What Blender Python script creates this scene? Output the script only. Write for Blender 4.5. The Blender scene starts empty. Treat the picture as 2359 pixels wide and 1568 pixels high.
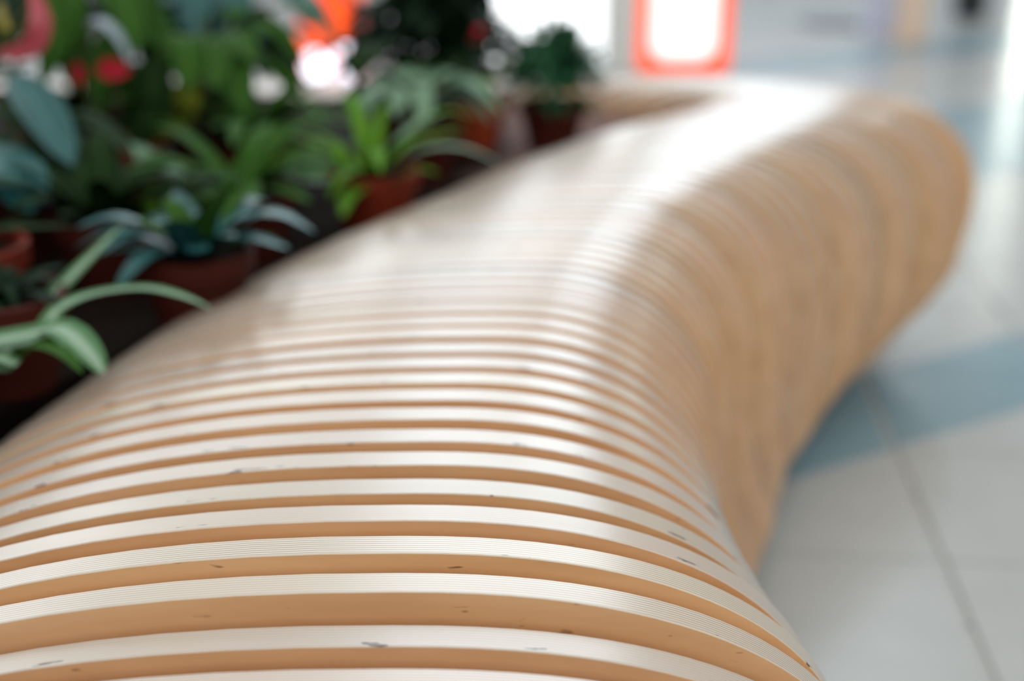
import bpy, bmesh, math, random
import numpy as np
from mathutils import Vector, Matrix
random.seed(7)
sc = bpy.context.scene
COL = sc.collection

# ------------------------------------------------------------------ camera
FPX, CX, CY, W = 2949.0, 1179.5, 784.0, 2359.0
CAM_H, YH = 0.80, -364.0
TH = math.atan((CY - YH) / FPX)
cd = bpy.data.cameras.new('camera')
cd.sensor_width = 36.0
cd.lens = FPX / W * 36.0
cd.clip_start = 0.02
cd.dof.use_dof = True
cd.dof.focus_distance = 0.700
cd.dof.aperture_fstop = 2.4
cam = bpy.data.objects.new('camera', cd)
COL.objects.link(cam)
cam.location = (0, 0, CAM_H)
cam.rotation_euler = (math.pi / 2 - TH, 0, 0)
sc.camera = cam

# ------------------------------------------------------------------ world, lights, exposure
w = bpy.data.worlds.new('hall_ambient')
sc.world = w
w.use_nodes = True
wb = w.node_tree.nodes['Background']
wb.inputs[0].default_value = (0.93, 0.96, 1.0, 1)
wb.inputs[1].default_value = 0.30

def area_light(name, loc, size, energy, color, aim):
    ld = bpy.data.lights.new(name, 'AREA')
    ld.shape = 'RECTANGLE'
    ld.size, ld.size_y = size
    ld.energy = energy
    ld.color = color
    o = bpy.data.objects.new(name, ld)
    COL.objects.link(o)
    o.location = loc
    o.rotation_euler = (Vector(aim) - Vector(loc)).to_track_quat('-Z', 'Y').to_euler()
    return o
# the hall's long glazed front ahead of the bench, and an overhead ceiling light
area_light('front_glazing', (1.5, 13.5, 8.0), (6.8, 11.6), 860, (0.80, 0.92, 1.0), (0.9, 1.0, 0.6))
area_light('left_glazing', (-5.9, 13.5, 4.4), (8.0, 3.6), 280, (0.90, 0.97, 1.0), (-0.4, 1.0, 0.5))
area_light('ceiling_light', (1.0, 1.2, 5.0), (9.0, 10.0), 270, (1.0, 0.965, 0.89), (1.0, 1.2, 0.0))
area_light('rear_fill_light', (0.8, -5.5, 4.2), (7.0, 4.0), 190, (1.0, 0.96, 0.90), (0.5, 1.0, 0.4))  # unseen fill added behind the camera to brighten the slat faces
sc.view_settings.view_transform = 'Standard'
sc.view_settings.look = 'None'
sc.view_settings.gamma = 1.0
sc.view_settings.use_curve_mapping = False
sc.view_settings.exposure = 0.0

# ------------------------------------------------------------------ helpers
_F = np.array([0, math.cos(TH), -math.sin(TH)]); _U = np.array([0, math.sin(TH), math.cos(TH)])
def _ray(px, py): return _F * FPX + np.array([1., 0, 0]) * (px - CX) - _U * (py - CY)
def at_y(px, py, Y):                       # point of the photo seen at ground distance Y
    d = _ray(px, py); p = np.array([0, 0, CAM_H]) + d * (Y / d[1]); return Vector(p)
def at_z(px, py, z):                       # point of the photo seen at height z
    d = _ray(px, py); p = np.array([0, 0, CAM_H]) + d * ((z - CAM_H) / d[2]); return Vector(p)

def obj(name, me, mat=None, parent=None, loc=(0, 0, 0)):
    o = bpy.data.objects.new(name, me)
    COL.objects.link(o)
    o.location = loc
    if mat and not me.materials: me.materials.append(mat)
    if parent: o.parent = parent
    return o
def empty(name, loc, label, cat, group=None):
    o = bpy.data.objects.new(name, None); COL.objects.link(o)
    o.location = loc; o.empty_display_size = 0.05
    return tag(o, label, cat, group)
def tag(o, label, cat, group=None, kind=None):
    o['label'] = label; o['category'] = cat
    if group: o['group'] = group
    if kind: o['kind'] = kind
    return o
def mesh_from(name, v, f, smooth=True):
    me = bpy.data.meshes.new(name); me.from_pydata([tuple(p) for p in v], [], f); me.update()
    if smooth: me.polygons.foreach_set('use_smooth', [True] * len(me.polygons))
    return me
def bm_mesh(name, bm, smooth=False):
    me = bpy.data.meshes.new(name); bm.normal_update(); bm.to_mesh(me); bm.free()
    if smooth:
        me.polygons.foreach_set('use_smooth', [True] * len(me.polygons)); me.set_sharp_from_angle(angle=0.6)
    return me
def add_box(bm, c, s, bevel=0.0, rot=None):
    m = Matrix.Translation(c) @ (rot.to_4x4() if rot else Matrix()) @ Matrix.Diagonal((*s, 1))
    r = bmesh.ops.create_cube(bm, size=1.0, matrix=m)
    if bevel:
        es = list({e for v in r['verts'] for e in v.link_edges})
        bmesh.ops.bevel(bm, geom=es, offset=bevel, segments=2, affect='EDGES', profile=0.5)
def lathe_mesh(name, prof, n=28):
    v, f = [], []
    for r, z in prof:
        for i in range(n):
            a = 2 * math.pi * i / n; v.append((r * math.cos(a), r * math.sin(a), z))
    for j in range(len(prof) - 1):
        for i in range(n):
            f.append((j * n + i, j * n + (i + 1) % n, (j + 1) * n + (i + 1) % n, (j + 1) * n + i))
    f.append(tuple(reversed(range(n)))); f.append(tuple((len(prof) - 1) * n + i for i in range(n)))
    me = mesh_from(name, v, f); me.set_sharp_from_angle(angle=0.7); return me

# ------------------------------------------------------------------ materials
class NT:
    def __init__(s, name):
        s.m = bpy.data.materials.new(name); s.m.use_nodes = True
        s.t = s.m.node_tree; s.b = s.t.nodes['Principled BSDF']
    def n(s, kind, **kw):
        nd = s.t.nodes.new(kind)
        for k, v in kw.items():
            if k in nd.inputs: nd.inputs[k].default_value = v
            else: setattr(nd, k, v)
        return nd
    def l(s, a, b): s.t.links.new(a, b)
    def math(s, op, a, b=None, c=None):
        nd = s.t.nodes.new('ShaderNodeMath'); nd.operation = op
        for i, x in enumerate((a, b, c)):
            if x is None: continue
            if isinstance(x, (int, float)): nd.inputs[i].default_value = x
            else: s.l(x, nd.inputs[i])
        return nd.outputs[0]
    def ramp(s, fac, stops):
        nd = s.t.nodes.new('ShaderNodeValToRGB'); e = nd.color_ramp.elements
        while len(e) < len(stops): e.new(0.5)
        for k, (p, c) in enumerate(stops): e[k].position = p; e[k].color = (*c, 1)
        s.l(fac, nd.inputs[0]); return nd.outputs[0]
    def mix(s, fac, a, b, mode='MIX'):
        nd = s.t.nodes.new('ShaderNodeMix'); nd.data_type = 'RGBA'; nd.blend_type = mode
        for i, x in ((0, fac), (6, a), (7, b)):
            if isinstance(x, (int, float)): nd.inputs[i].default_value = x
            elif isinstance(x, tuple): nd.inputs[i].default_value = (*x, 1)
            else: s.l(x, nd.inputs[i])
        return nd.outputs[2]
    def mapped(s, scale, src='Object', rnd=True):
        tc = s.t.nodes.new('ShaderNodeTexCoord'); mp = s.t.nodes.new('ShaderNodeMapping')
        mp.inputs['Scale'].default_value = scale
        s.l(tc.outputs[src], mp.inputs['Vector'])
        if rnd:
            oi = s.t.nodes.new('ShaderNodeObjectInfo')
            s.l(s.math('MULTIPLY', oi.outputs['Random'], 37.0), mp.inputs['Location'])
        return mp.outputs[0]
    def noise(s, vec, scale=1.0, detail=4.0, rough=0.55):
        nd = s.n('ShaderNodeTexNoise'); nd.inputs['Scale'].default_value = scale
        nd.inputs['Detail'].default_value = detail; nd.inputs['Roughness'].default_value = rough
        s.l(vec, nd.inputs['Vector']); return nd.outputs['Fac']
    def bump(s, h, strength, dist=0.001):
        nd = s.n('ShaderNodeBump'); nd.inputs['Strength'].default_value = strength
        nd.inputs['Distance'].default_value = dist; s.l(h, nd.inputs['Height']); s.l(nd.outputs[0], s.b.inputs['Normal'])

def simple(name, col, rough=0.5, var=0.15, scale=30, spec=0.5):
    t = NT(name); n = t.noise(t.mapped((1, 1, 1)), scale)
    t.l(t.mix(n, tuple(c * (1 - var) for c in col), tuple(min(1, c * (1 + var)) for c in col)), t.b.inputs['Base Color'])
    t.b.inputs['Roughness'].default_value = rough; t.b.inputs['Specular IOR Level'].default_value = spec
    return t.m
def glow(name, col, strength):
    t = NT(name); t.b.inputs['Base Color'].default_value = (*col, 1)
    t.b.inputs['Emission Color'].default_value = (*col, 1); t.b.inputs['Emission Strength'].default_value = strength
    return t.m

THICK = 0.0185
def mat_ply_edge():
    t = NT('plywood_edge')
    tc = t.n('ShaderNodeTexCoord'); sp = t.n('ShaderNodeSeparateXYZ'); t.l(tc.outputs['Object'], sp.inputs[0])
    oi = t.n('ShaderNodeObjectInfo')
    wob = t.noise(t.mapped((9, 1, 9)), 1.0, 3)
    y = t.math('ADD', t.math('MULTIPLY', sp.outputs['Y'], 1 / THICK), t.math('MULTIPLY', t.math('SUBTRACT', wob, 0.5), 0.03))
    fr = t.math('FRACT', t.math('MULTIPLY', y, 8.5))
    ply = t.ramp(fr, [(0.0, (.61, .53, .44)), (0.55, (.61, .54, .47)), (0.66, (.17, .11, .075)), (0.82, (.22, .15, .10)), (0.92, (.61, .53, .44))])
    soft = t.noise(t.mapped((14, 90, 14)), 1.0, 3)
    faded = t.mix(t.ramp(t.noise(t.mapped((2.2, 0.2, 2.2)), 1.0, 2), [(0.48, (0, 0, 0)), (0.68, (.85, .85, .85))]), ply, (.60, .52, .43))
    col = t.mix(t.math('MULTIPLY', soft, 0.35), faded, (.44, .345, .26))
    # worn, chipped front arris
    chip = t.noise(t.mapped((38, 150, 38)), 1.0, 3)
    frontness = t.math('LESS_THAN', y, 0.22)
    chipf = t.math('MULTIPLY', frontness, t.math('GREATER_THAN', chip, 0.675))
    col = t.mix(chipf, col, (.10, .07, .055))
    col = t.mix(1.0, col, oi.outputs['Color'], 'MULTIPLY')
    t.l(col, t.b.inputs['Base Color'])
    t.l(t.math('ADD', t.math('MULTIPLY', soft, 0.16), 0.27), t.b.inputs['Roughness'])
    t.b.inputs['Coat Weight'].default_value = 0.9; t.b.inputs['Coat Roughness'].default_value = 0.25
    t.bump(t.math('ADD', t.math('MULTIPLY', fr, 0.5), soft), 0.03, 0.0005)
    return t.m
def mat_ply_face():
    t = NT('birch_veneer')
    oi = t.n('ShaderNodeObjectInfo')
    g = t.noise(t.mapped((5, 1, 26)), 1.0, 5)
    fine = t.noise(t.mapped((60, 1, 420)), 1.0, 3)
    col = t.ramp(g, [(0.28, (.60, .345, .17)), (0.5, (.71, .44, .235)), (0.72, (.78, .51, .29))])
    col = t.mix(t.math('MULTIPLY', fine, 0.3), col, (.58, .32, .14))
    fl = t.noise(t.mapped((38, 1, 130)), 1.0, 2)
    col = t.mix(t.ramp(fl, [(0.70, (0, 0, 0)), (0.75, (.8, .8, .8))]), col, (.16, .085, .04))
    col = t.mix(1.0, col, oi.outputs['Color'], 'MULTIPLY')
    t.l(col, t.b.inputs['Base Color'])
    t.b.inputs['Roughness'].default_value = 0.42
    t.bump(fine, 0.08, 0.0005)
    return t.m
M_EDGE, M_FACE = mat_ply_edge(), mat_ply_face()

def mat_tile(name, a, b):
    t = NT(name); n = t.noise(t.mapped((1, 1, 1)), 14, 5)
    t.l(t.mix(n, a, b), t.b.inputs['Base Color']); t.b.inputs['Roughness'].default_value = 0.22; t.b.inputs['Specular IOR Level'].default_value = 0.32
    t.bump(t.noise(t.mapped((1, 1, 1)), 9, 2), 0.05, 0.002)
    return t.m
M_TILE = mat_tile('beige_floor_tile', (.38, .40, .40), (.45, .47, .47))
M_BLUE = mat_tile('blue_floor_tile', (.185, .29, .34), (.235, .35, .40))
def mat_floor():
    t = NT('tiled_floor_beyond')
    v = t.mapped((1, 1, 1), rnd=False)
    br = t.n('ShaderNodeTexBrick'); br.offset = 0.0
    for k, x in (('Scale', 1.0), ('Mortar Size', 0.004), ('Brick Width', 0.3), ('Row Height', 0.3)): br.inputs[k].default_value = x
    br.inputs['Color1'].default_value = (.40, .405, .395, 1); br.inputs['Color2'].default_value = (.44, .445, .435, 1); br.inputs['Mortar'].default_value = (.20, .21, .21, 1)
    t.l(v, br.inputs['Vector']); t.l(br.outputs['Color'], t.b.inputs['Base Color']); t.b.inputs['Roughness'].default_value = 0.18
    return t.m
M_FLOOR = mat_floor()
M_GROUT = simple('grey_grout', (.20, .22, .22), 0.7)

def mat_leaf(name, a, b, rough=0.35, stripe=None, spec=0.08):
    t = NT(name)
    uv = t.n('ShaderNodeTexCoord'); sp = t.n('ShaderNodeSeparateXYZ'); t.l(uv.outputs['UV'], sp.inputs[0])
    n = t.noise(t.mapped((1, 1, 1)), 25, 3)
    col = t.mix(n, a, b)
    d = t.math('ABSOLUTE', t.math('SUBTRACT', sp.outputs['X'], 0.5))
    if stripe: col = t.mix(t.ramp(d, [(0.16, (1, 1, 1)), (0.24, (0, 0, 0))]), col, stripe)
    else: col = t.mix(t.ramp(d, [(0.02, (.6, .6, .6)), (0.06, (0, 0, 0))]), col, tuple(min(1, c * 1.8 + .02) for c in b))
    t.l(col, t.b.inputs['Base Color']); t.b.inputs['Roughness'].default_value = rough
    t.b.inputs['Specular IOR Level'].default_value = spec
    return t.m
ML = {
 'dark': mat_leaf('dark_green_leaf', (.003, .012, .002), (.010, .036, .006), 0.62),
 'mid': mat_leaf('mid_green_leaf', (.014, .055, .006), (.035, .105, .012), 0.62),
 'bright': mat_leaf('bright_green_leaf', (.045, .15, .006), (.10, .24, .015), 0.62),
 'blue': mat_leaf('bluish_glossy_leaf', (.012, .075, .075), (.025, .12, .125), 0.32, None, .3),
 'pale': mat_leaf('pale_striped_leaf', (.06, .15, .06), (.10, .21, .10), 0.6, (.26, .38, .28)),
 'sage': mat_leaf('sage_green_leaf', (.10, .19, .12), (.18, .30, .20), 0.45),
 'yellow': mat_leaf('yellowing_leaf', (.16, .20, .02), (.25, .27, .03), 0.45),
 'silver': mat_leaf('silvery_leaf', (.24, .30, .34), (.36, .44, .50), 0.35),
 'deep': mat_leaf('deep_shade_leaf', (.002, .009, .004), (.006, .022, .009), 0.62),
 'bush': mat_leaf('blue_green_small_leaf', (.010, .055, .022), (.03, .12, .055), 0.62),
}
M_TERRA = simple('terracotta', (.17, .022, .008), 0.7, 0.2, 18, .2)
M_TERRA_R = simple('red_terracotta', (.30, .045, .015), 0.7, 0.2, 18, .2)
M_TERRA_SHADE = simple('shaded_terracotta', (.055, .008, .004), 0.7, 0.2, 18, .2)  # terracotta copy with the shade among the plants put into its colour
M_SOIL = simple('dark_potting_soil', (.012, .007, .005), 0.9, 0.4, 60, .1)
def mat_bed():
    t = NT('gravel_and_shaded_soil')
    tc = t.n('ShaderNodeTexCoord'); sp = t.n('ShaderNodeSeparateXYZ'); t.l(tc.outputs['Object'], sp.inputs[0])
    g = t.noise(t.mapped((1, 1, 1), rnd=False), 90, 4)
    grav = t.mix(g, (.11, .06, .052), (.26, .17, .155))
    shaded_soil = t.mix(g, (.006, .004, .003), (.022, .013, .009))  # near-black: shadow between the pots painted into the bed colour
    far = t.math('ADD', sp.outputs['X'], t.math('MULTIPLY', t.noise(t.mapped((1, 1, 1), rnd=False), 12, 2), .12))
    t.l(t.mix(t.ramp(far, [(0.0, (0, 0, 0)), (0.06, (1, 1, 1))]), shaded_soil, grav), t.b.inputs['Base Color'])
    t.b.inputs['Roughness'].default_value = .9; t.b.inputs['Specular IOR Level'].default_value = .15
    t.bump(g, .4, .003)
    return t.m
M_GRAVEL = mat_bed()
M_STEM = simple('brown_green_stem', (.09, .085, .03), 0.6)
M_RED = simple('red_flower', (.42, .012, .03), 0.35)
M_PINK = simple('pink_spathe', (.42, .06, .08), 0.35)
M_SPADIX = simple('yellow_spadix', (.35, .30, .05), 0.5)

# ------------------------------------------------------------------ bench profile along the hall (Y forward)
PITCH, Y0 = .033, .64
Z_K = [.4175, .4225, .4255, .4362, .4398, .4414, .4412, .4432, .4433, .4437, .4430, .4418, .4405, .4392, .4390, .4375]    # height of the first sixteen slats
Z_T = [(.20, .405), (.42, .413)] + [(Y0 + (i - 5) * PITCH, z) for i, z in enumerate(Z_K)] + \
      [(1.05, .4375), (1.3, .438), (1.6, .440), (2.0, .440), (2.1, .432), (2.2, .424), (2.28, .416), (2.4, .38), (2.5, .36), (2.75, .33)]
U_R = [(.20, .235), (.40, .215), (.53, .212), (.61, .197), (.64, .190), (.68, .180), (.74, .171), (.79, .168), (.85, .167), (.95, .174), (1.095, .200), (1.2, .226), (1.3, .262), (1.44, .335), (1.6, .455),
       (1.75, .58), (1.9, .692), (1.96, .728), (2.0, .74), (2.06, .74), (2.15, .705), (2.25, .63), (2.35, .50), (2.45, .30), (2.55, .0), (2.7, -.5)]
U_L = [(.20, -.54), (.50, -.53), (.70, -.50), (.863, -.458), (1.0, -.405), (1.136, -.342), (1.25, -.272), (1.339, -.205), (1.5, -.105), (1.62, -.028), (1.805, .104), (1.90, .20), (1.98, .290), (2.03, .322), (2.07, .322),
       (2.11, .295), (2.15, .25), (2.2, .17), (2.24, .10), (2.3, -.08), (2.4, -.45), (2.6, -1.2), (2.75, -1.8)]
B_L = [(.2, .27), (.7, .25), (.9, .165), (1.05, .13), (1.34, .075), (1.7, .055), (2.7, .05)]
PEAK = [(.2, -.06), (.64, -.06), (.8, -.045), (.95, -.015), (1.095, .01), (1.3, .08), (1.6, .26), (1.8, .41), (2.0, .50), (2.2, .40), (2.4, .1), (2.6, -.6)]
B_R = [(.2, .15), (.64, .16), (.85, .18), (1.0, .20), (1.6, .20), (2.0, .17), (2.6, .15)]
FOOT = [(.2, -.08), (.7, -.03), (1.0, .045), (1.3, .052), (1.5, .0), (1.7, -.07), (2.0, -.12), (2.6, -.12)]     # how far the foot stands out beyond the face
def interp(tab, y): return float(np.interp(y, [a for a, _ in tab], [b for _, b in tab]))
def smooth_interp(tab, y): return sum(interp(tab, y + d) for d in (-.02, -.01, 0, .01, .02)) / 5

def slat_profile(Y, jr=0.0, jz=0.0):
    zt, b = interp(Z_T, Y) + jz, interp(B_R, Y)
    uR, uL, pk = smooth_interp(U_R, Y) + jr, smooth_interp(U_L, Y), interp(PEAK, Y)
    pk = min(max(pk, uL + .12), uR - .12)
    n = 2.3
    aR, aL, bL = uR - pk, pk - uL, interp(B_L, Y)
    P = []
    zb = zt - b
    ft = interp(FOOT, Y)
    u0 = uR - jr
    P += [(u0 + ft - .11, 0.0), (u0 + ft - .10, .04), (u0 + ft - .015, .052), (u0 + ft * .75, .075), (u0 + ft * .35, .12), (u0 + ft * .12 + jr * .3, .16)]
    P += [(uR - .001, .16 + (zb - .16) * .7)]
    N = 26
    for i in range(N + 1):
        a = math.pi / 2 * i / N
        P.append((pk + aR * max(0., math.cos(a)) ** (2 / n), zb + b * max(0., math.sin(a)) ** (2 / n)))
    N = 22
    for i in range(1, N + 1):
        a = math.pi / 2 * i / N
        P.append((pk - aL * max(0., math.sin(a)) ** (2 / n), zt - bL + bL * max(0., math.cos(a)) ** (2 / n)))
    P += [(uL + .005, .2), (uL + .03, .0)]
    return P

def gap_pitch(Y): return PITCH - .0105 * max(0., min(1., (Y - .93) / .15))     # slats stand closer round the bend
def slat_mesh(Y, jr, jz):
    P = slat_profile(Y, jr, jz)
    n = len(P); c = 0.0006; t = THICK - 0.0002
    q = .42 * max(0., min(1., (Y - 1.0) / .4))          # further on the rims are cut to follow the curve
    Pb = [(a[0] + (b[0] - a[0]) * q, a[1] + (b[1] - a[1]) * q) for a, b in zip(P, slat_profile(Y + gap_pitch(Y), jr, jz))]
    cx = sum(p[0] for p in P) / n; cz = sum(p[1] for p in P) / n
    # inward offset for the eased front arris
    ins = []
    for i in range(n):
        a, b = P[i - 1], P[(i + 1) % n]
        dx, dz = b[0] - a[0], b[1] - a[1]; L = math.hypot(dx, dz) or 1
        ins.append((P[i][0] - dz / L * c, P[i][1] + dx / L * c))
    v = [(x, 0, z) for x, z in ins] + [(x, c, z) for x, z in P] + [(x, t, z) for x, z in Pb]
    f, mi = [], []
    for k in (0, 1):
        for i in range(n):
            j = (i + 1) % n
            f.append((k * n + i, k * n + j, (k + 1) * n + j, (k + 1) * n + i)); mi.append(0)
    f.append(tuple(reversed(range(n)))); mi.append(1)
    f.append(tuple(2 * n + i for i in range(n))); mi.append(1)
    me = mesh_from('slat', v, f)
    bm = bmesh.new(); bm.from_mesh(me); bmesh.ops.recalc_face_normals(bm, faces=bm.faces); bm.to_mesh(me); bm.free()
    me.materials.append(M_EDGE); me.materials.append(M_FACE)
    me.polygons.foreach_set('material_index', mi)
    me.polygons.foreach_set('use_smooth', [True] * len(me.polygons)); me.set_sharp_from_angle(angle=0.5)
    return me

# ------------------------------------------------------------------ structure: floor
TILE_A = math.radians(-5.2)
fl = bpy.data.meshes.new('floor')
floor = obj('floor', mesh_from('floor', [(-14, -4, -.004), (14, -4, -.004), (14, 22, -.004), (-14, 22, -.004)], [(0, 1, 2, 3)], False), M_FLOOR)
floor['kind'] = 'structure'
floor.rotation_euler.z = 0
STRIPE_N = Vector((-.503, .864))
STRIPES = [(1.14, 1.36), (2.15, 2.85), (3.6, 3.95)]
def clip(poly, n, off, keep_ge):
    out = []
    for i, p in enumerate(poly):
        q = poly[(i + 1) % len(poly)]
        a, b = n.dot(p) - off, n.dot(q) - off
        if not keep_ge: a, b = -a, -b
        if a >= 0: out.append(p)
        if (a > 0) != (b > 0): out.append(p + (q - p) * (a / (a - b)))
    return out
def tile_piece(poly, mat):
    if len(poly) < 3: return
    ar = abs(sum(poly[i].x * poly[(i + 1) % len(poly)].y - poly[(i + 1) % len(poly)].x * poly[i].y for i in range(len(poly)))) / 2
    if ar < 6e-4: return
    c = sum(poly, Vector((0, 0))) / len(poly)
    n = len(poly); k = .0016
    def ring(s, z): return [((p - c) * (1 - s / max((p - c).length, .01))).to_3d() + Vector((0, 0, z)) for p in poly]
    v = ring(0, -.006) + ring(0, -.0008) + ring(k, 0)
    f = [(a * n + i, a * n + (i + 1) % n, (a + 1) * n + (i + 1) % n, (a + 1) * n + i) for a in (0, 1) for i in range(n)] + [tuple(2 * n + i for i in range(n))]
    obj('tile', mesh_from('tile', v, f, False), mat, floor, (c.x, c.y, 0))
ax, ay = Vector((math.cos(TILE_A), math.sin(TILE_A))), Vector((-math.sin(TILE_A), math.cos(TILE_A)))
T0, TS, G, GY = Vector((.5146, 1.331)), 0.30, 0.005, .0018
ntile = 0
for i in range(-2, 8):
    for j in range(-4, 20):
        o = T0 + ax * (i * TS) + ay * (j * TS)
        poly = [o + ax * G + ay * GY, o + ax * (TS - G) + ay * GY, o + ax * (TS - G) + ay * (TS - GY), o + ax * G + ay * (TS - GY)]
        c = o + (ax + ay) * TS / 2
        if c.x < interp(U_R, min(c.y, 2.45)) - .45 and c.y < 2.5: continue
        if c.x > .42 * c.y + .45 or c.x < -.1: continue
        rest = poly
        for lo, hi in STRIPES:
            if len(rest) < 3: break
            tile_piece(clip(rest, STRIPE_N, lo, False), M_TILE)
            mid = clip(rest, STRIPE_N, lo, True)
            if len(mid) >= 3:
                tile_piece(clip(mid, STRIPE_N, hi, False), M_BLUE)
                rest = clip(mid, STRIPE_N, hi, True)
            else: rest = []
        if len(rest) >= 3: tile_piece(rest, M_TILE)

# ------------------------------------------------------------------ the bench: one slat after another
bench = empty('slatted_bench', (0, .9, 0), 'long winding plywood slat bench with pale striped top curving round the planter', 'bench')
def spacer_mesh(Y):                         # the smaller sheet that keeps two slats apart, set back from their rims
    P = slat_profile(Y)[::3]
    cx_, cz = (min(p[0] for p in P) + max(p[0] for p in P)) / 2, .21
    hx, hz = (max(p[0] for p in P) - min(p[0] for p in P)) / 2, .21
    kx, kz = max(.1, 1 - .042 / hx), 1 - .042 / hz
    Q = [(cx_ + (x - cx_) * kx, cz + (z - cz) * kz) for x, z in P]
    n = len(Q); g = gap_pitch(Y - THICK) - THICK - .0004
    v = [(x, 0, z) for x, z in Q] + [(x, g, z) for x, z in Q]
    f = [(i, (i + 1) % n, n + (i + 1) % n, n + i) for i in range(n)] + [tuple(reversed(range(n))), tuple(range(n, 2 * n))]
    me = mesh_from('spacer', v, f, False)
    me.materials.append(M_FACE)
    return me
rng = random.Random(3)
k = -12
Y = Y0 - 17 * PITCH
while Y < 2.66:
    far = max(0., min(1., (Y - 1.0) / .3))
    jr = far * (.002 * rng.uniform(-1, 1) - (.012 if k % 5 == 0 else .005 if k % 5 == 1 else 0))     # every fifth slat sits a little back
    jz = .0008 * rng.uniform(-1, 1) * far
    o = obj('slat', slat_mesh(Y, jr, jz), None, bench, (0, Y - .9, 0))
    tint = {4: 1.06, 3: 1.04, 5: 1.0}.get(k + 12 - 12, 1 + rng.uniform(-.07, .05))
    if far and k % 5 in (0, 1): tint *= .84 if k % 5 == 0 else .92  # shade of the bands on the far face put into the slat colour
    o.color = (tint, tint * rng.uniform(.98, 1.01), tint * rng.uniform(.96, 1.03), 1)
    obj('spacer', spacer_mesh(Y + THICK), None, bench, (0, Y + THICK + .0002 - .9, 0))
    Y += gap_pitch(Y); k += 1

# ------------------------------------------------------------------ planting bed inside the bend
SOIL = 0.36
rows = np.arange(.22, 2.50, .04)
v, f = [], []
NC = 40
for y in rows:
    xr = smooth_interp(U_L, y) - .004
    for i in range(NC + 1):
        x = -1.9 + (xr + 1.9) * (i / NC) ** .8
        v.append((x, y, SOIL + (.004 * math.sin(x * 31 + y * 17) + .004 * math.sin(y * 43 - x * 23) + random.uniform(-.003, .003)) * (1 if 0 < i < NC else 0)))
for j in range(len(rows) - 1):
    for i in range(NC):
        a = j * (NC + 1) + i; f.append((a, a + 1, a + NC + 2, a + NC + 1))
n0 = len(v)
edge = [j * (NC + 1) for j in range(len(rows))][::-1] + list(range(1, NC + 1)) + [j * (NC + 1) + NC for j in range(1, len(rows))] + [(len(rows) - 1) * (NC + 1) + i for i in range(NC - 1, 0, -1)]
for e in edge: v.append((v[e][0], v[e][1], 0.0))
m = len(edge)
for i in range(m): f.append((edge[i], edge[(i + 1) % m], n0 + (i + 1) % m, n0 + i))
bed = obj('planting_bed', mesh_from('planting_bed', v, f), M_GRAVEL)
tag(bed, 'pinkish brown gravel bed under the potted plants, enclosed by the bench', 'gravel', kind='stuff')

# ------------------------------------------------------------------ foliage helpers
def shape_w(s, kind):
    if kind == 'strap': return min(1, s * 8 + .35) * (1 - s ** 3.2) ** .8 if s < 1 else 0.02
    if kind == 'oval': return max(.03, math.sin(math.pi * min(1, s * .97 + .02)) ** .75)
    if kind == 'heart': return max(.03, (min(1, s / .16) ** .6) * (1 - s ** 1.9))
    return 1
def blade_geo(v, f, uv, spine, width, kind='strap', fold=.18, up=Vector((0, 0, 1)), seg=None, facing=None):
    pts = [Vector(p) for p in spine]
    seg = seg or max(6, 3 * (len(pts) - 1))
    def cr(t):                                     # Catmull-Rom through the spine points
        t = min(t, .9999) * (len(pts) - 1); i = int(t); u = t - i
        p0, p1, p2, p3 = pts[max(i - 1, 0)], pts[i], pts[i + 1], pts[min(i + 2, len(pts) - 1)]
        return .5 * ((2 * p1) + (p2 - p0) * u + (2 * p0 - 5 * p1 + 4 * p2 - p3) * u * u + (3 * p1 - p0 - 3 * p2 + p3) * u ** 3)
    b = len(v)
    for i in range(seg + 1):
        s = i / seg; p = cr(s); d = (cr(min(1, s + .02)) - cr(max(0, s - .02))).normalized()
        ref = facing if facing else up
        side = d.cross(ref)
        if side.length < .05: side = d.cross(Vector((0, 1, .1)))
        side.normalize(); nrm = side.cross(d).normalized()
        h = width / 2 * shape_w(s, kind)
        v += [p - side * h + nrm * h * fold, p, p + side * h + nrm * h * fold]
        uv += [(0, s), (.5, s), (1, s)]
    for i in range(seg):
        a = b + i * 3
        f += [(a, a + 1, a + 4, a + 3), (a + 1, a + 2, a + 5, a + 4)]
def finish(name, v, f, uv, mat, parent):
    o_ = parent.location
    me = mesh_from(name, [Vector(p) - o_ for p in v], f)
    ul = me.uv_layers.new(name='UVMap')
    li = [l.vertex_index for l in me.loops]
    for i, vi in enumerate(li): ul.data[i].uv = uv[vi]
    return obj(name, me, mat, parent)
def leaf(parent, spine, width, mat, kind='strap', name='leaf', **kw):
    v, f, uv = [], [], []
    blade_geo(v, f, uv, spine, width, kind, **kw)
    return finish(name, v, f, uv, ML[mat] if isinstance(mat, str) else mat, parent)
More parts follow.
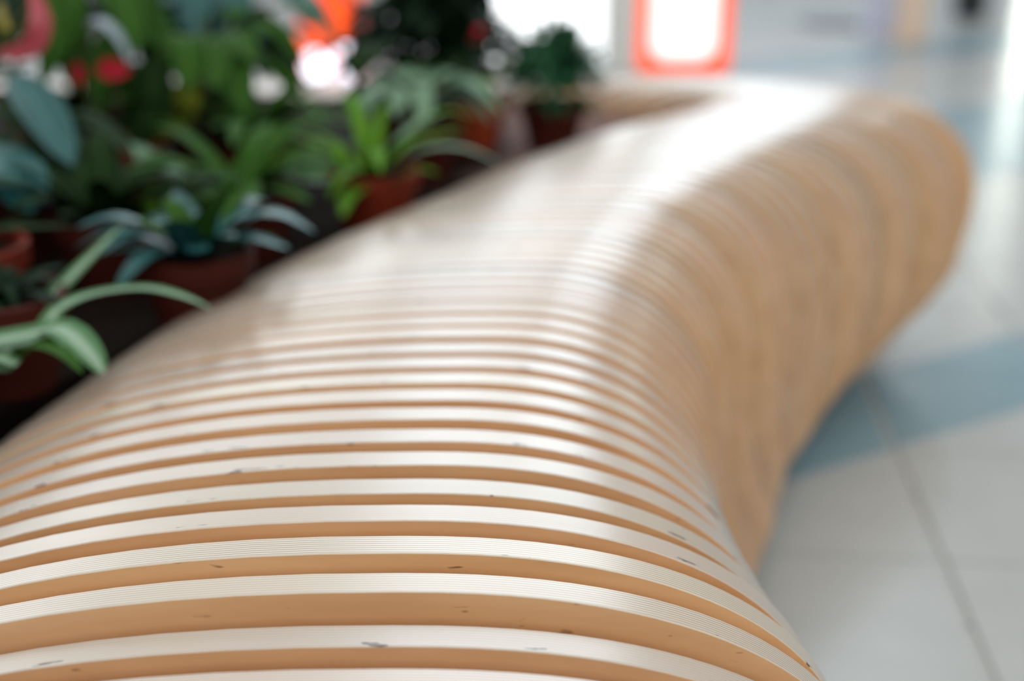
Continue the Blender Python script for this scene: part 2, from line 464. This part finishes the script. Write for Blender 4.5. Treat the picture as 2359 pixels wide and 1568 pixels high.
def tube(parent, name, pts, r0, r1, mat, n=6, seg=10):
    P = [Vector(p) for p in pts]
    def cr(t):
        t = min(t, .9999) * (len(P) - 1); i = int(t); u = t - i
        p0, p1, p2, p3 = P[max(i - 1, 0)], P[i], P[i + 1], P[min(i + 2, len(P) - 1)]
        return .5 * ((2 * p1) + (p2 - p0) * u + (2 * p0 - 5 * p1 + 4 * p2 - p3) * u * u + (3 * p1 - p0 - 3 * p2 + p3) * u ** 3)
    v, f = [], []
    for i in range(seg + 1):
        s = i / seg; p = cr(s); d = (cr(min(1, s + .02)) - cr(max(0, s - .02))).normalized()
        a = d.orthogonal().normalized(); b = d.cross(a); r = r0 + (r1 - r0) * s
        for q in range(n):
            t = 2 * math.pi * q / n; v.append(p + (a * math.cos(t) + b * math.sin(t)) * r - parent.location)
    for i in range(seg):
        for q in range(n): f.append((i * n + q, i * n + (q + 1) % n, (i + 1) * n + (q + 1) % n, (i + 1) * n + q))
    f.append(tuple(reversed(range(n)))); f.append(tuple(seg * n + q for q in range(n)))
    return obj(name, mesh_from(name, v, f), mat, parent)
POT = {}
def pot(parent, r, h, mat=None):
    mat = mat or M_TERRA
    me = lathe_mesh('pot', [(r * .70, 0), (r * .92, h * .74), (r * .93, h * .76), (r, h * .76), (r * 1.02, h * .985), (r * .99, h), (r * .91, h), (r * .88, h * .86)])
    obj('pot', me, mat, parent)
    s = lathe_mesh('potting_soil', [(r * .86, h * .80), (r * .86, h * .88), (r * .5, h * .91), (r * .1, h * .92)], 20)
    obj('potting_soil', s, M_SOIL, parent)
def strap_fan(parent, c, n, length, width, mat, rnd, droop=.6, lift=1.0, a0=0., a1=2 * math.pi):
    for i in range(n):
        a = a0 + (a1 - a0) * (i + rnd.uniform(-.3, .3)) / n
        L = length * rnd.uniform(.7, 1.15); d = Vector((math.cos(a), math.sin(a), 0)); el = rnd.uniform(.5, 1.2) * lift
        p = [c + d * .006]
        for s in (.33, .66, 1.0):
            p.append(c + d * (L * s * math.cos(el * .7)) + Vector((0, 0, L * (math.sin(el) * s - droop * s * s * rnd.uniform(.7, 1.1)))))
        leaf(parent, p, width * rnd.uniform(.8, 1.15), mat)
def broad_plant(parent, c, n, stalk, size, mat, rnd, kind='heart', tilt=.5, spread=.55):
    for i in range(n):
        a = 2 * math.pi * (i * .382 + rnd.uniform(-.05, .05)); d = Vector((math.cos(a), math.sin(a), 0))
        S = stalk * rnd.uniform(.6, 1.15); out = S * spread * rnd.uniform(.5, 1.2)
        top = c + d * out + Vector((0, 0, S))
        st = tube(parent, 'stalk', [c, c + d * out * .35 + Vector((0, 0, S * .6)), top], .0022, .0016, M_STEM, 5, 5)
        L = size * rnd.uniform(.75, 1.2)
        sp = [top, top + d * L * .5 + Vector((0, 0, L * .10)), top + d * L + Vector((0, 0, -L * tilt * rnd.uniform(.4, 1.2)))]
        leaf(parent, sp, L * (.72 if kind == 'heart' else .48), mat, kind)
def bush_foliage(parent, c, rad, n, lsize, mat, rnd, zs=1.0, name='foliage'):
    v, f, uv = [], [], []
    for i in range(n):
        u = Vector((rnd.gauss(0, 1), rnd.gauss(0, 1), rnd.gauss(0, 1))).normalized()
        r = rad * rnd.uniform(.35, 1.0) ** .6
        p = c + Vector((u.x * r, u.y * r, abs(u.z) * r * zs if rnd.random() < .85 else u.z * r * .4))
        d = (u + Vector((rnd.uniform(-.5, .5), rnd.uniform(-.5, .5), rnd.uniform(-.2, .5)))).normalized()
        L = lsize * rnd.uniform(.6, 1.2)
        blade_geo(v, f, uv, [p, p + d * L * .5 + Vector((0, 0, L * .08)), p + d * L - Vector((0, 0, L * .15))], L * .45, 'oval', seg=4)
    o = finish(name, v, f, uv, ML[mat], parent); o['kind'] = 'stuff'
    return o

def plant(name, label, cat, x, y, r=.055, h=.085, mat=None, group=None, lift=0):
    e = empty(name, (x, y, SOIL + .002), label, cat, group)
    pot(e, r, h, mat)
    return e, Vector((x, y, SOIL + h * .9))
R = random.Random(11)

# ---- pots along the bench edge, nearest first
e, c = plant('spider_plant', 'spider plant with pale striped ribbon leaves, in the terracotta pot nearest the bench corner', 'plant', -.50, .90, .052, .075, M_TERRA_SHADE)
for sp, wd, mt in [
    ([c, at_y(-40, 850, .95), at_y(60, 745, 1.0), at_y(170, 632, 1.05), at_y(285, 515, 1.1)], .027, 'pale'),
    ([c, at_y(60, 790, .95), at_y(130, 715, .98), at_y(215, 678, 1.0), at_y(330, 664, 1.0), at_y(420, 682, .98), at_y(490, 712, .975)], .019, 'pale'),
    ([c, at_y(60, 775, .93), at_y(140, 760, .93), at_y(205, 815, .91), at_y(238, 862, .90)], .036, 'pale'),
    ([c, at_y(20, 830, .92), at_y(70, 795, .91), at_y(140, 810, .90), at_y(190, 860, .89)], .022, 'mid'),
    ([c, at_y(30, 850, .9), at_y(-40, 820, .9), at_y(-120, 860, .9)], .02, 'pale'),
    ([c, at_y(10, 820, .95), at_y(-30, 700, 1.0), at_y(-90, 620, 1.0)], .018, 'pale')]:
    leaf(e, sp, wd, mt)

e, c = plant('potted_fern', 'small dark green rosette plant in terracotta pot close beside the bench edge', 'plant', -.43, 1.02, .052, .085, M_TERRA_SHADE)
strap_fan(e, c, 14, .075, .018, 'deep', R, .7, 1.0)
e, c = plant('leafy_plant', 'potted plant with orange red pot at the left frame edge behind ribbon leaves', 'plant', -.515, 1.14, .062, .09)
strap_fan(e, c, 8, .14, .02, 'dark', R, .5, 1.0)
e, c = plant('rosette_plant', 'glossy dark rosette plant with bluish sheen beside the bench middle', 'plant', -.30, 1.16, .055, .08, M_TERRA_SHADE)
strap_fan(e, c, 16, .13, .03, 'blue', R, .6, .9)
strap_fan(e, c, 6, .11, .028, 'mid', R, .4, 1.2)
e, c = plant('upright_plant', 'dark upright leafy plant behind the long ribbon leaf', 'plant', -.42, 1.28, .055, .08, M_TERRA_SHADE)
strap_fan(e, c, 14, .15, .032, 'dark', R, .45, 1.2)
leaf(e, [c, at_y(360, 560, 1.28), at_y(345, 480, 1.28), at_y(350, 440, 1.28)], .03, 'bright')
e, c = plant('green_strap_plant', 'bright green strappy plant arching over the gravel beside the bench', 'plant', -.165, 1.50, .055, .075, M_TERRA)
for sp, wd, mt in [
    ([c, at_y(800, 400, 1.48), at_y(770, 330, 1.5), at_y(700, 300, 1.5)], .022, 'bright'),
    ([c, at_y(850, 350, 1.5), at_y(870, 270, 1.5), at_y(900, 240, 1.52)], .02, 'bright'),
    ([c, at_y(900, 390, 1.47), at_y(980, 345, 1.46), at_y(1070, 342, 1.46), at_y(1160, 380, 1.46)], .022, 'sage'),
    ([c, at_y(900, 420, 1.45), at_y(960, 390, 1.44), at_y(1010, 400, 1.43)], .018, 'bright'),
    ([c, at_y(780, 430, 1.45), at_y(740, 400, 1.44), at_y(680, 420, 1.44), at_y(640, 480, 1.44)], .024, 'bright'),
    ([c, at_y(820, 440, 1.43), at_y(800, 460, 1.40), at_y(790, 500, 1.36)], .024, 'bright'),
    ([c, at_y(760, 380, 1.52), at_y(650, 330, 1.56), at_y(520, 330, 1.6)], .024, 'mid'),
    ([c, at_y(940, 300, 1.52), at_y(1010, 270, 1.54), at_y(1080, 330, 1.56)], .02, 'sage'),
    ([c, at_y(700, 420, 1.45), at_y(650, 380, 1.45), at_y(640, 440, 1.44), at_y(640, 480, 1.43)], .03, 'sage')]:
    leaf(e, sp, wd, mt)
strap_fan(e, c, 9, .17, .02, 'bright', R, .5, 1.0)

e, c = plant('low_green_plant', 'low light green plant in the terracotta pot at the inner bend, left of two', 'plant', *at_z(1088, 345, SOIL).xy, .055, .078, M_TERRA_R)
broad_plant(e, c, 16, .055, .05, 'bright', R, 'oval', .05, .8)
e, c = plant('bushy_plant', 'round blue green bush in the shade-darkened terracotta pot at the inner bend, right of two', 'plant', *at_z(1272, 342, SOIL).xy, .052, .07, M_TERRA_SHADE)
bush_foliage(e, c + Vector((0, 0, .035)), .066, 420, .034, 'bush', R, 1.25)

# ---- taller plants at the left
e, c = plant('anthurium', 'tall anthurium with a curled pink spathe at the top left corner', 'plant', -.66, 1.42, .07, .09)
sp = tube(e, 'stalk', [c, at_y(60, 330, 1.42), at_y(30, 180, 1.42), at_y(45, 130, 1.42)], .003, .002, M_STEM)
leaf(e, [at_y(-10, 125, 1.42), at_y(70, 110, 1.40), at_y(95, 45, 1.40), at_y(70, -30, 1.42)], .026, M_PINK, 'oval', 'spathe', facing=Vector((.1, -1, .35)))
tube(e, 'spadix', [at_y(15, 70, 1.41), at_y(5, 40, 1.41), at_y(0, 10, 1.41)], .006, .004, M_SPADIX)
for sp, wd, mt, kd in [
    ([at_y(35, 170, 1.36), at_y(90, 250, 1.33), at_y(165, 380, 1.30)], .055, 'blue', 'oval'),
    ([at_y(-40, 330, 1.3), at_y(30, 400, 1.26), at_y(70, 490, 1.24)], .065, 'blue', 'oval'),
    ([at_y(110, -30, 1.5), at_y(130, 90, 1.48), at_y(100, 200, 1.46)], .05, 'mid', 'oval'),
    ([at_y(170, -40, 1.55), at_y(165, 60, 1.52), at_y(150, 170, 1.5)], .04, 'mid', 'oval'),
    ([at_y(-60, 150, 1.5), at_y(20, 170, 1.5), at_y(80, 150, 1.5)], .05, 'dark', 'oval'),
    ([at_y(60, 300, 1.4), at_y(10, 260, 1.4), at_y(-60, 270, 1.4)], .05, 'dark', 'oval')]:
    leaf(e, sp, wd, mt, kd)
    tube(e, 'stalk', [c, (c + Vector(sp[0])) / 2 + Vector((0, .02, .03)), sp[0]], .0025, .0018, M_STEM, 5, 6)
e, c = plant('red_flowered_anthurium', 'anthurium with a red flower, an upright dark round leaf and a silvery leaf', 'plant', -.50, 1.58, .065, .09)
leaf(e, [at_y(300, 330, 1.55), at_y(345, 240, 1.55), at_y(360, 120, 1.56)], .062, 'dark', 'oval', facing=Vector((0, -1, .2)))
leaf(e, [at_y(330, 330, 1.6), at_y(420, 250, 1.6), at_y(440, 150, 1.6)], .04, 'yellow', 'oval', facing=Vector((0, -1, .2)))
leaf(e, [at_y(185, 60, 1.55), at_y(225, 50, 1.55), at_y(270, 90, 1.55), at_y(300, 150, 1.55)], .04, 'silver', 'oval')
leaf(e, [at_y(225, 150, 1.52), at_y(255, 160, 1.51), at_y(300, 165, 1.5)], .026, M_RED, 'oval', 'spathe', facing=Vector((0, -1, .4)))
leaf(e, [at_y(165, 145, 1.52), at_y(180, 165, 1.51), at_y(185, 195, 1.5)], .018, M_RED, 'oval', 'spathe', facing=Vector((0, -1, .4)))
tube(e, 'stalk', [c, at_y(270, 260, 1.53), at_y(262, 165, 1.51)], .0025, .002, M_STEM)
tube(e, 'stalk', [c, at_y(200, 300, 1.53), at_y(182, 170, 1.51)], .0025, .002, M_STEM)
tube(e, 'stalk', [c, at_y(320, 400, 1.55), at_y(300, 330, 1.55)], .003, .002, M_STEM)
tube(e, 'stalk', [c, at_y(200, 200, 1.58), at_y(185, 60, 1.55)], .003, .002, M_STEM)
for sp, wd, mt in [([at_y(150, 400, 1.5), at_y(190, 300, 1.5), at_y(210, 230, 1.5)], .03, 'sage'),
                   ([at_y(300, 330, 1.48), at_y(360, 380, 1.44), at_y(430, 400, 1.42)], .035, 'sage'),
                   ([at_y(80, 470, 1.36), at_y(150, 465, 1.34), at_y(230, 500, 1.32)], .035, 'silver')]:
    leaf(e, sp, wd, mt, 'oval'); tube(e, 'stalk', [c, (c + Vector(sp[0])) / 2 + Vector((0, 0, .02)), sp[0]], .002, .0016, M_STEM, 5, 5)

# ---- background planting: (x, y, kind ...)
BACK = [
 ('broad', -.80, 1.75, 14, .20, .13, 'dark', 'large dark leaved plant behind the pink spathe at far left'),
 ('broad', -.62, 1.86, 14, .19, .12, 'mid', 'mid green broad leaved plant behind the silvery leaf'),
 ('broad', -.42, 1.76, 16, .13, .10, 'mid', 'mid green broad leaved plant right of the dark round leaf'),
 ('strap', -.33, 1.62, 16, .19, .026, 'mid', 'green strappy plant between the dark round leaf and the bright green plant'),
 ('broad', -.15, 1.92, 14, .08, .08, 'dark', 'dark glossy plant below the orange light box'),
 ('bush', -.12, 1.98, 420, .10, .06, 'deep', 'very dark dense shrub left of the white lit panel'),
 ('broad', -.13, 1.74, 12, .06, .065, 'sage', 'sage green plant behind the bright green strappy plant'),
 ('broad', -.48, 2.06, 14, .17, .12, 'blue', 'bluish leaved plant furthest back beneath the teal leaf'),
 ('broad', -.56, 1.40, 14, .08, .085, 'dark', 'low dark plant under the round dark leaf'),
 ('strap', -.30, 1.38, 14, .14, .028, 'mid', 'green plant with short arching leaves behind the bluish rosette'),
 ('broad', -.68, 1.22, 12, .08, .085, 'deep', 'low plant in deep shade at the left frame edge'),
 
]
NM = {'broad': 'broad_leaved_plant', 'strap': 'strap_leaved_plant', 'bush': 'dense_shrub'}
for kind, x, y, n, a, b, mt, lab in BACK:
    e, c = plant(NM[kind], lab, 'shrub' if kind == 'bush' else 'plant', x, y, .06, .08, M_TERRA_SHADE)
    if kind == 'broad': broad_plant(e, c, int(n * 1.5), a, b * 1.2, mt, R, 'heart' if R.random() < .5 else 'oval', .5, .7)
    elif kind == 'strap': strap_fan(e, c, int(n * 1.5), a * 1.1, b, mt, R, .5, 1.0)
    else:
        bush_foliage(e, c + Vector((0, 0, .06)), a, n, b, mt, R, 1.6)
        leaf(e, [at_y(1090, 100, 1.86), at_y(1100, 80, 1.85), at_y(1108, 60, 1.86)], .02, M_RED, 'oval', 'flower')

# ------------------------------------------------------------------ kiosk and things on the far floor
M_WHITE_GLOW = glow('lit_white_panel', (.93, .97, 1.0), 1.5)
M_SCREEN = glow('lit_screen', (1.0, .97, .99), 1.08)
M_SCREEN_L = glow('lit_lavender_screen', (.86, .86, 1.0), 2.5)
M_ORANGE = glow('lit_orange_acrylic', (1.0, .085, .008), 1.0)
M_GREY = simple('pale_grey_metal', (.80, .82, .79), 0.35)
M_DARK = simple('dark_grey_plastic', (.02, .022, .026), 0.5)
M_BLUEP = simple('pale_blue_paint', (.62, .70, .92), 0.4)
M_PEACH = simple('peach_paint', (.90, .70, .54), 0.4)
def xz_box(parent, name, x0, x1, y0, y1, z0, z1, mat, bevel=.004):
    bm = bmesh.new(); add_box(bm, ((x0 + x1) / 2, (y0 + y1) / 2, (z0 + z1) / 2), (x1 - x0, y1 - y0, z1 - z0), bevel)
    return obj(name, bm_mesh(name, bm), mat, parent)
def rounded_slab(parent, name, cx, cz, w_, h_, rad, y0, y1, mat):
    P = []
    for qx, qz, a0 in ((1, 1, 0), (-1, 1, 90), (-1, -1, 180), (1, -1, 270)):
        for i in range(7):
            a = math.radians(a0 + 15 * i); P.append((cx + qx * (w_ / 2 - rad) + rad * math.cos(a), cz + qz * (h_ / 2 - rad) + rad * math.sin(a)))
    n = len(P); v = [(x, y0, z) for x, z in P] + [(x, y1, z) for x, z in P]
    f = [tuple(range(n)), tuple(reversed(range(n, 2 * n)))] + [(i, n + i, n + (i + 1) % n, (i + 1) % n) for i in range(n)]
    return obj(name, mesh_from(name, v, f, False), mat, parent)
KY = 4.75
def px_x(px, Y): return at_y(px, 100, Y).x
# orange light box
xa, xb = px_x(1476, KY), px_x(1682, KY)
xc, wv = (xa + xb) / 2, xb - xa
e = empty('orange_light_box', (xc, KY, 0), 'upright orange light box with white rounded screen behind the far bend', 'sign')
ysc = at_y(1580, 135, KY).z
xz_box(e, 'frame', -wv / 2, wv / 2, 0, .10,   .012, .60, M_ORANGE, .012)
rounded_slab(e, 'screen', -.008, ysc + .165, wv * .71, .33, .05, -.006, -.001, M_SCREEN)
xz_box(e, 'foot', -wv / 2 + .03, wv / 2 - .03, .02, .08, 0, .012, M_DARK, 0)
# grey post and white lit panel
xa, xb = px_x(1402, KY), px_x(1474, KY)
e = empty('grey_post', ((xa + xb) / 2, KY + .02, 0), 'pale grey square post between the white lit panel and the orange box', 'post')
xz_box(e, 'shaft', (xa - xb) / 2, (xb - xa) / 2, 0, .12, .02, 2.4, M_GREY, .006)
xz_box(e, 'base_plate', (xa - xb) / 2 - .01, (xb - xa) / 2 + .01, -.01, .13, 0, .02, M_GREY, .003)
xa, xb = px_x(1120, KY), px_x(1396, KY)
e = empty('white_lit_panel', ((xa + xb) / 2, KY, 0), 'large glowing white display panel behind the planter, left of the grey post', 'display')
xz_box(e, 'housing', (xa - xb) / 2, (xb - xa) / 2, .01, .09, 0, 2.2, M_GREY, .004)
xz_box(e, 'diffuser', (xa - xb) / 2 + .012, (xb - xa) / 2 - .012, 0, .008, .04, 2.17, M_WHITE_GLOW, 0)
# second orange light box seen through the leaves
xa, xb = px_x(690, KY), px_x(832, KY)
wv = xb - xa
e = empty('orange_light_box', ((xa + xb) / 2, KY, 0), 'orange lit box with white screens glimpsed through the leaves at top left', 'sign')
xz_box(e, 'frame', -wv / 2, wv / 2, 0, .10,   .012, .60, M_ORANGE, .012)
z1 = at_y(760, 138, KY).z
rounded_slab(e, 'screen', wv * .26, z1, wv * .44, .13, .04, -.006, -.001, M_SCREEN_L)
rounded_slab(e, 'screen', -wv * .22, z1 - .02, wv * .42, .10, .04, -.006, -.001, M_SCREEN_L)
# posts on the right and dark things on the far floor
for nm, px0, px1, py, mat, lab in (('pale_blue_post', 2003, 2064, 78, M_BLUEP, 'pale blue square post standing on the far floor, left of the peach post'),
                                   ('peach_post', 2076, 2130, 100, M_PEACH, 'peach coloured square post standing on the far floor, right of the blue post')):
    b = at_z((px0 + px1) / 2, py, 0); xa, xb = px_x(px0, b.y), px_x(px1, b.y)
    e = empty(nm, (b.x, b.y, 0), lab, 'post')
    xz_box(e, 'shaft', (xa - xb) / 2, (xb - xa) / 2, 0, .12, .015, 2.4, mat, .006)
    xz_box(e, 'base_plate', (xa - xb) / 2 - .008, (xb - xa) / 2 + .008, -.008, .128, 0, .015, mat, .003)
b = at_z(2232, 40, 0)
e = empty('dark_bin', (b.x, b.y, 0), 'dark grey litter bin on the far floor at top right', 'bin')
obj('body', lathe_mesh('body', [(.075, 0), (.078, .01), (.095, .45), (.095, .46)], 24), M_DARK, e)
obj('lid', lathe_mesh('lid', [(.098, .46), (.10, .47), (.10, .49), (.06, .53), (.01, .54)], 24), M_DARK, e)
b = at_z(1915, 56, 0)
e = empty('floor_mat', (b.x, b.y, 0), 'dark grey mat lying on the far floor left of the blue post', 'mat')
xz_box(e, 'pad', -.13, .13, -.16, .16, 0.0, .012, simple('dark_grey_rubber', (.07, .07, .09), 0.6), .004)
# tall lamp whose glow streaks the glossy floor at the right edge
e = empty('lamp_column', (px_x(2352, 8.5), 8.5, 0), 'slim glowing lamp column beyond the right frame edge, mirrored in the floor', 'lamp')
obj('base', lathe_mesh('base', [(.16, 0), (.16, .03), (.08, .05), (.06, .12)], 24), M_GREY, e)
obj('diffuser', lathe_mesh('diffuser', [(.04, .12), (.05, .14), (.05, 2.2), (.03, 2.22)], 24), glow('lamp_diffuser', (.95, 1.0, .90), 6.0), e)
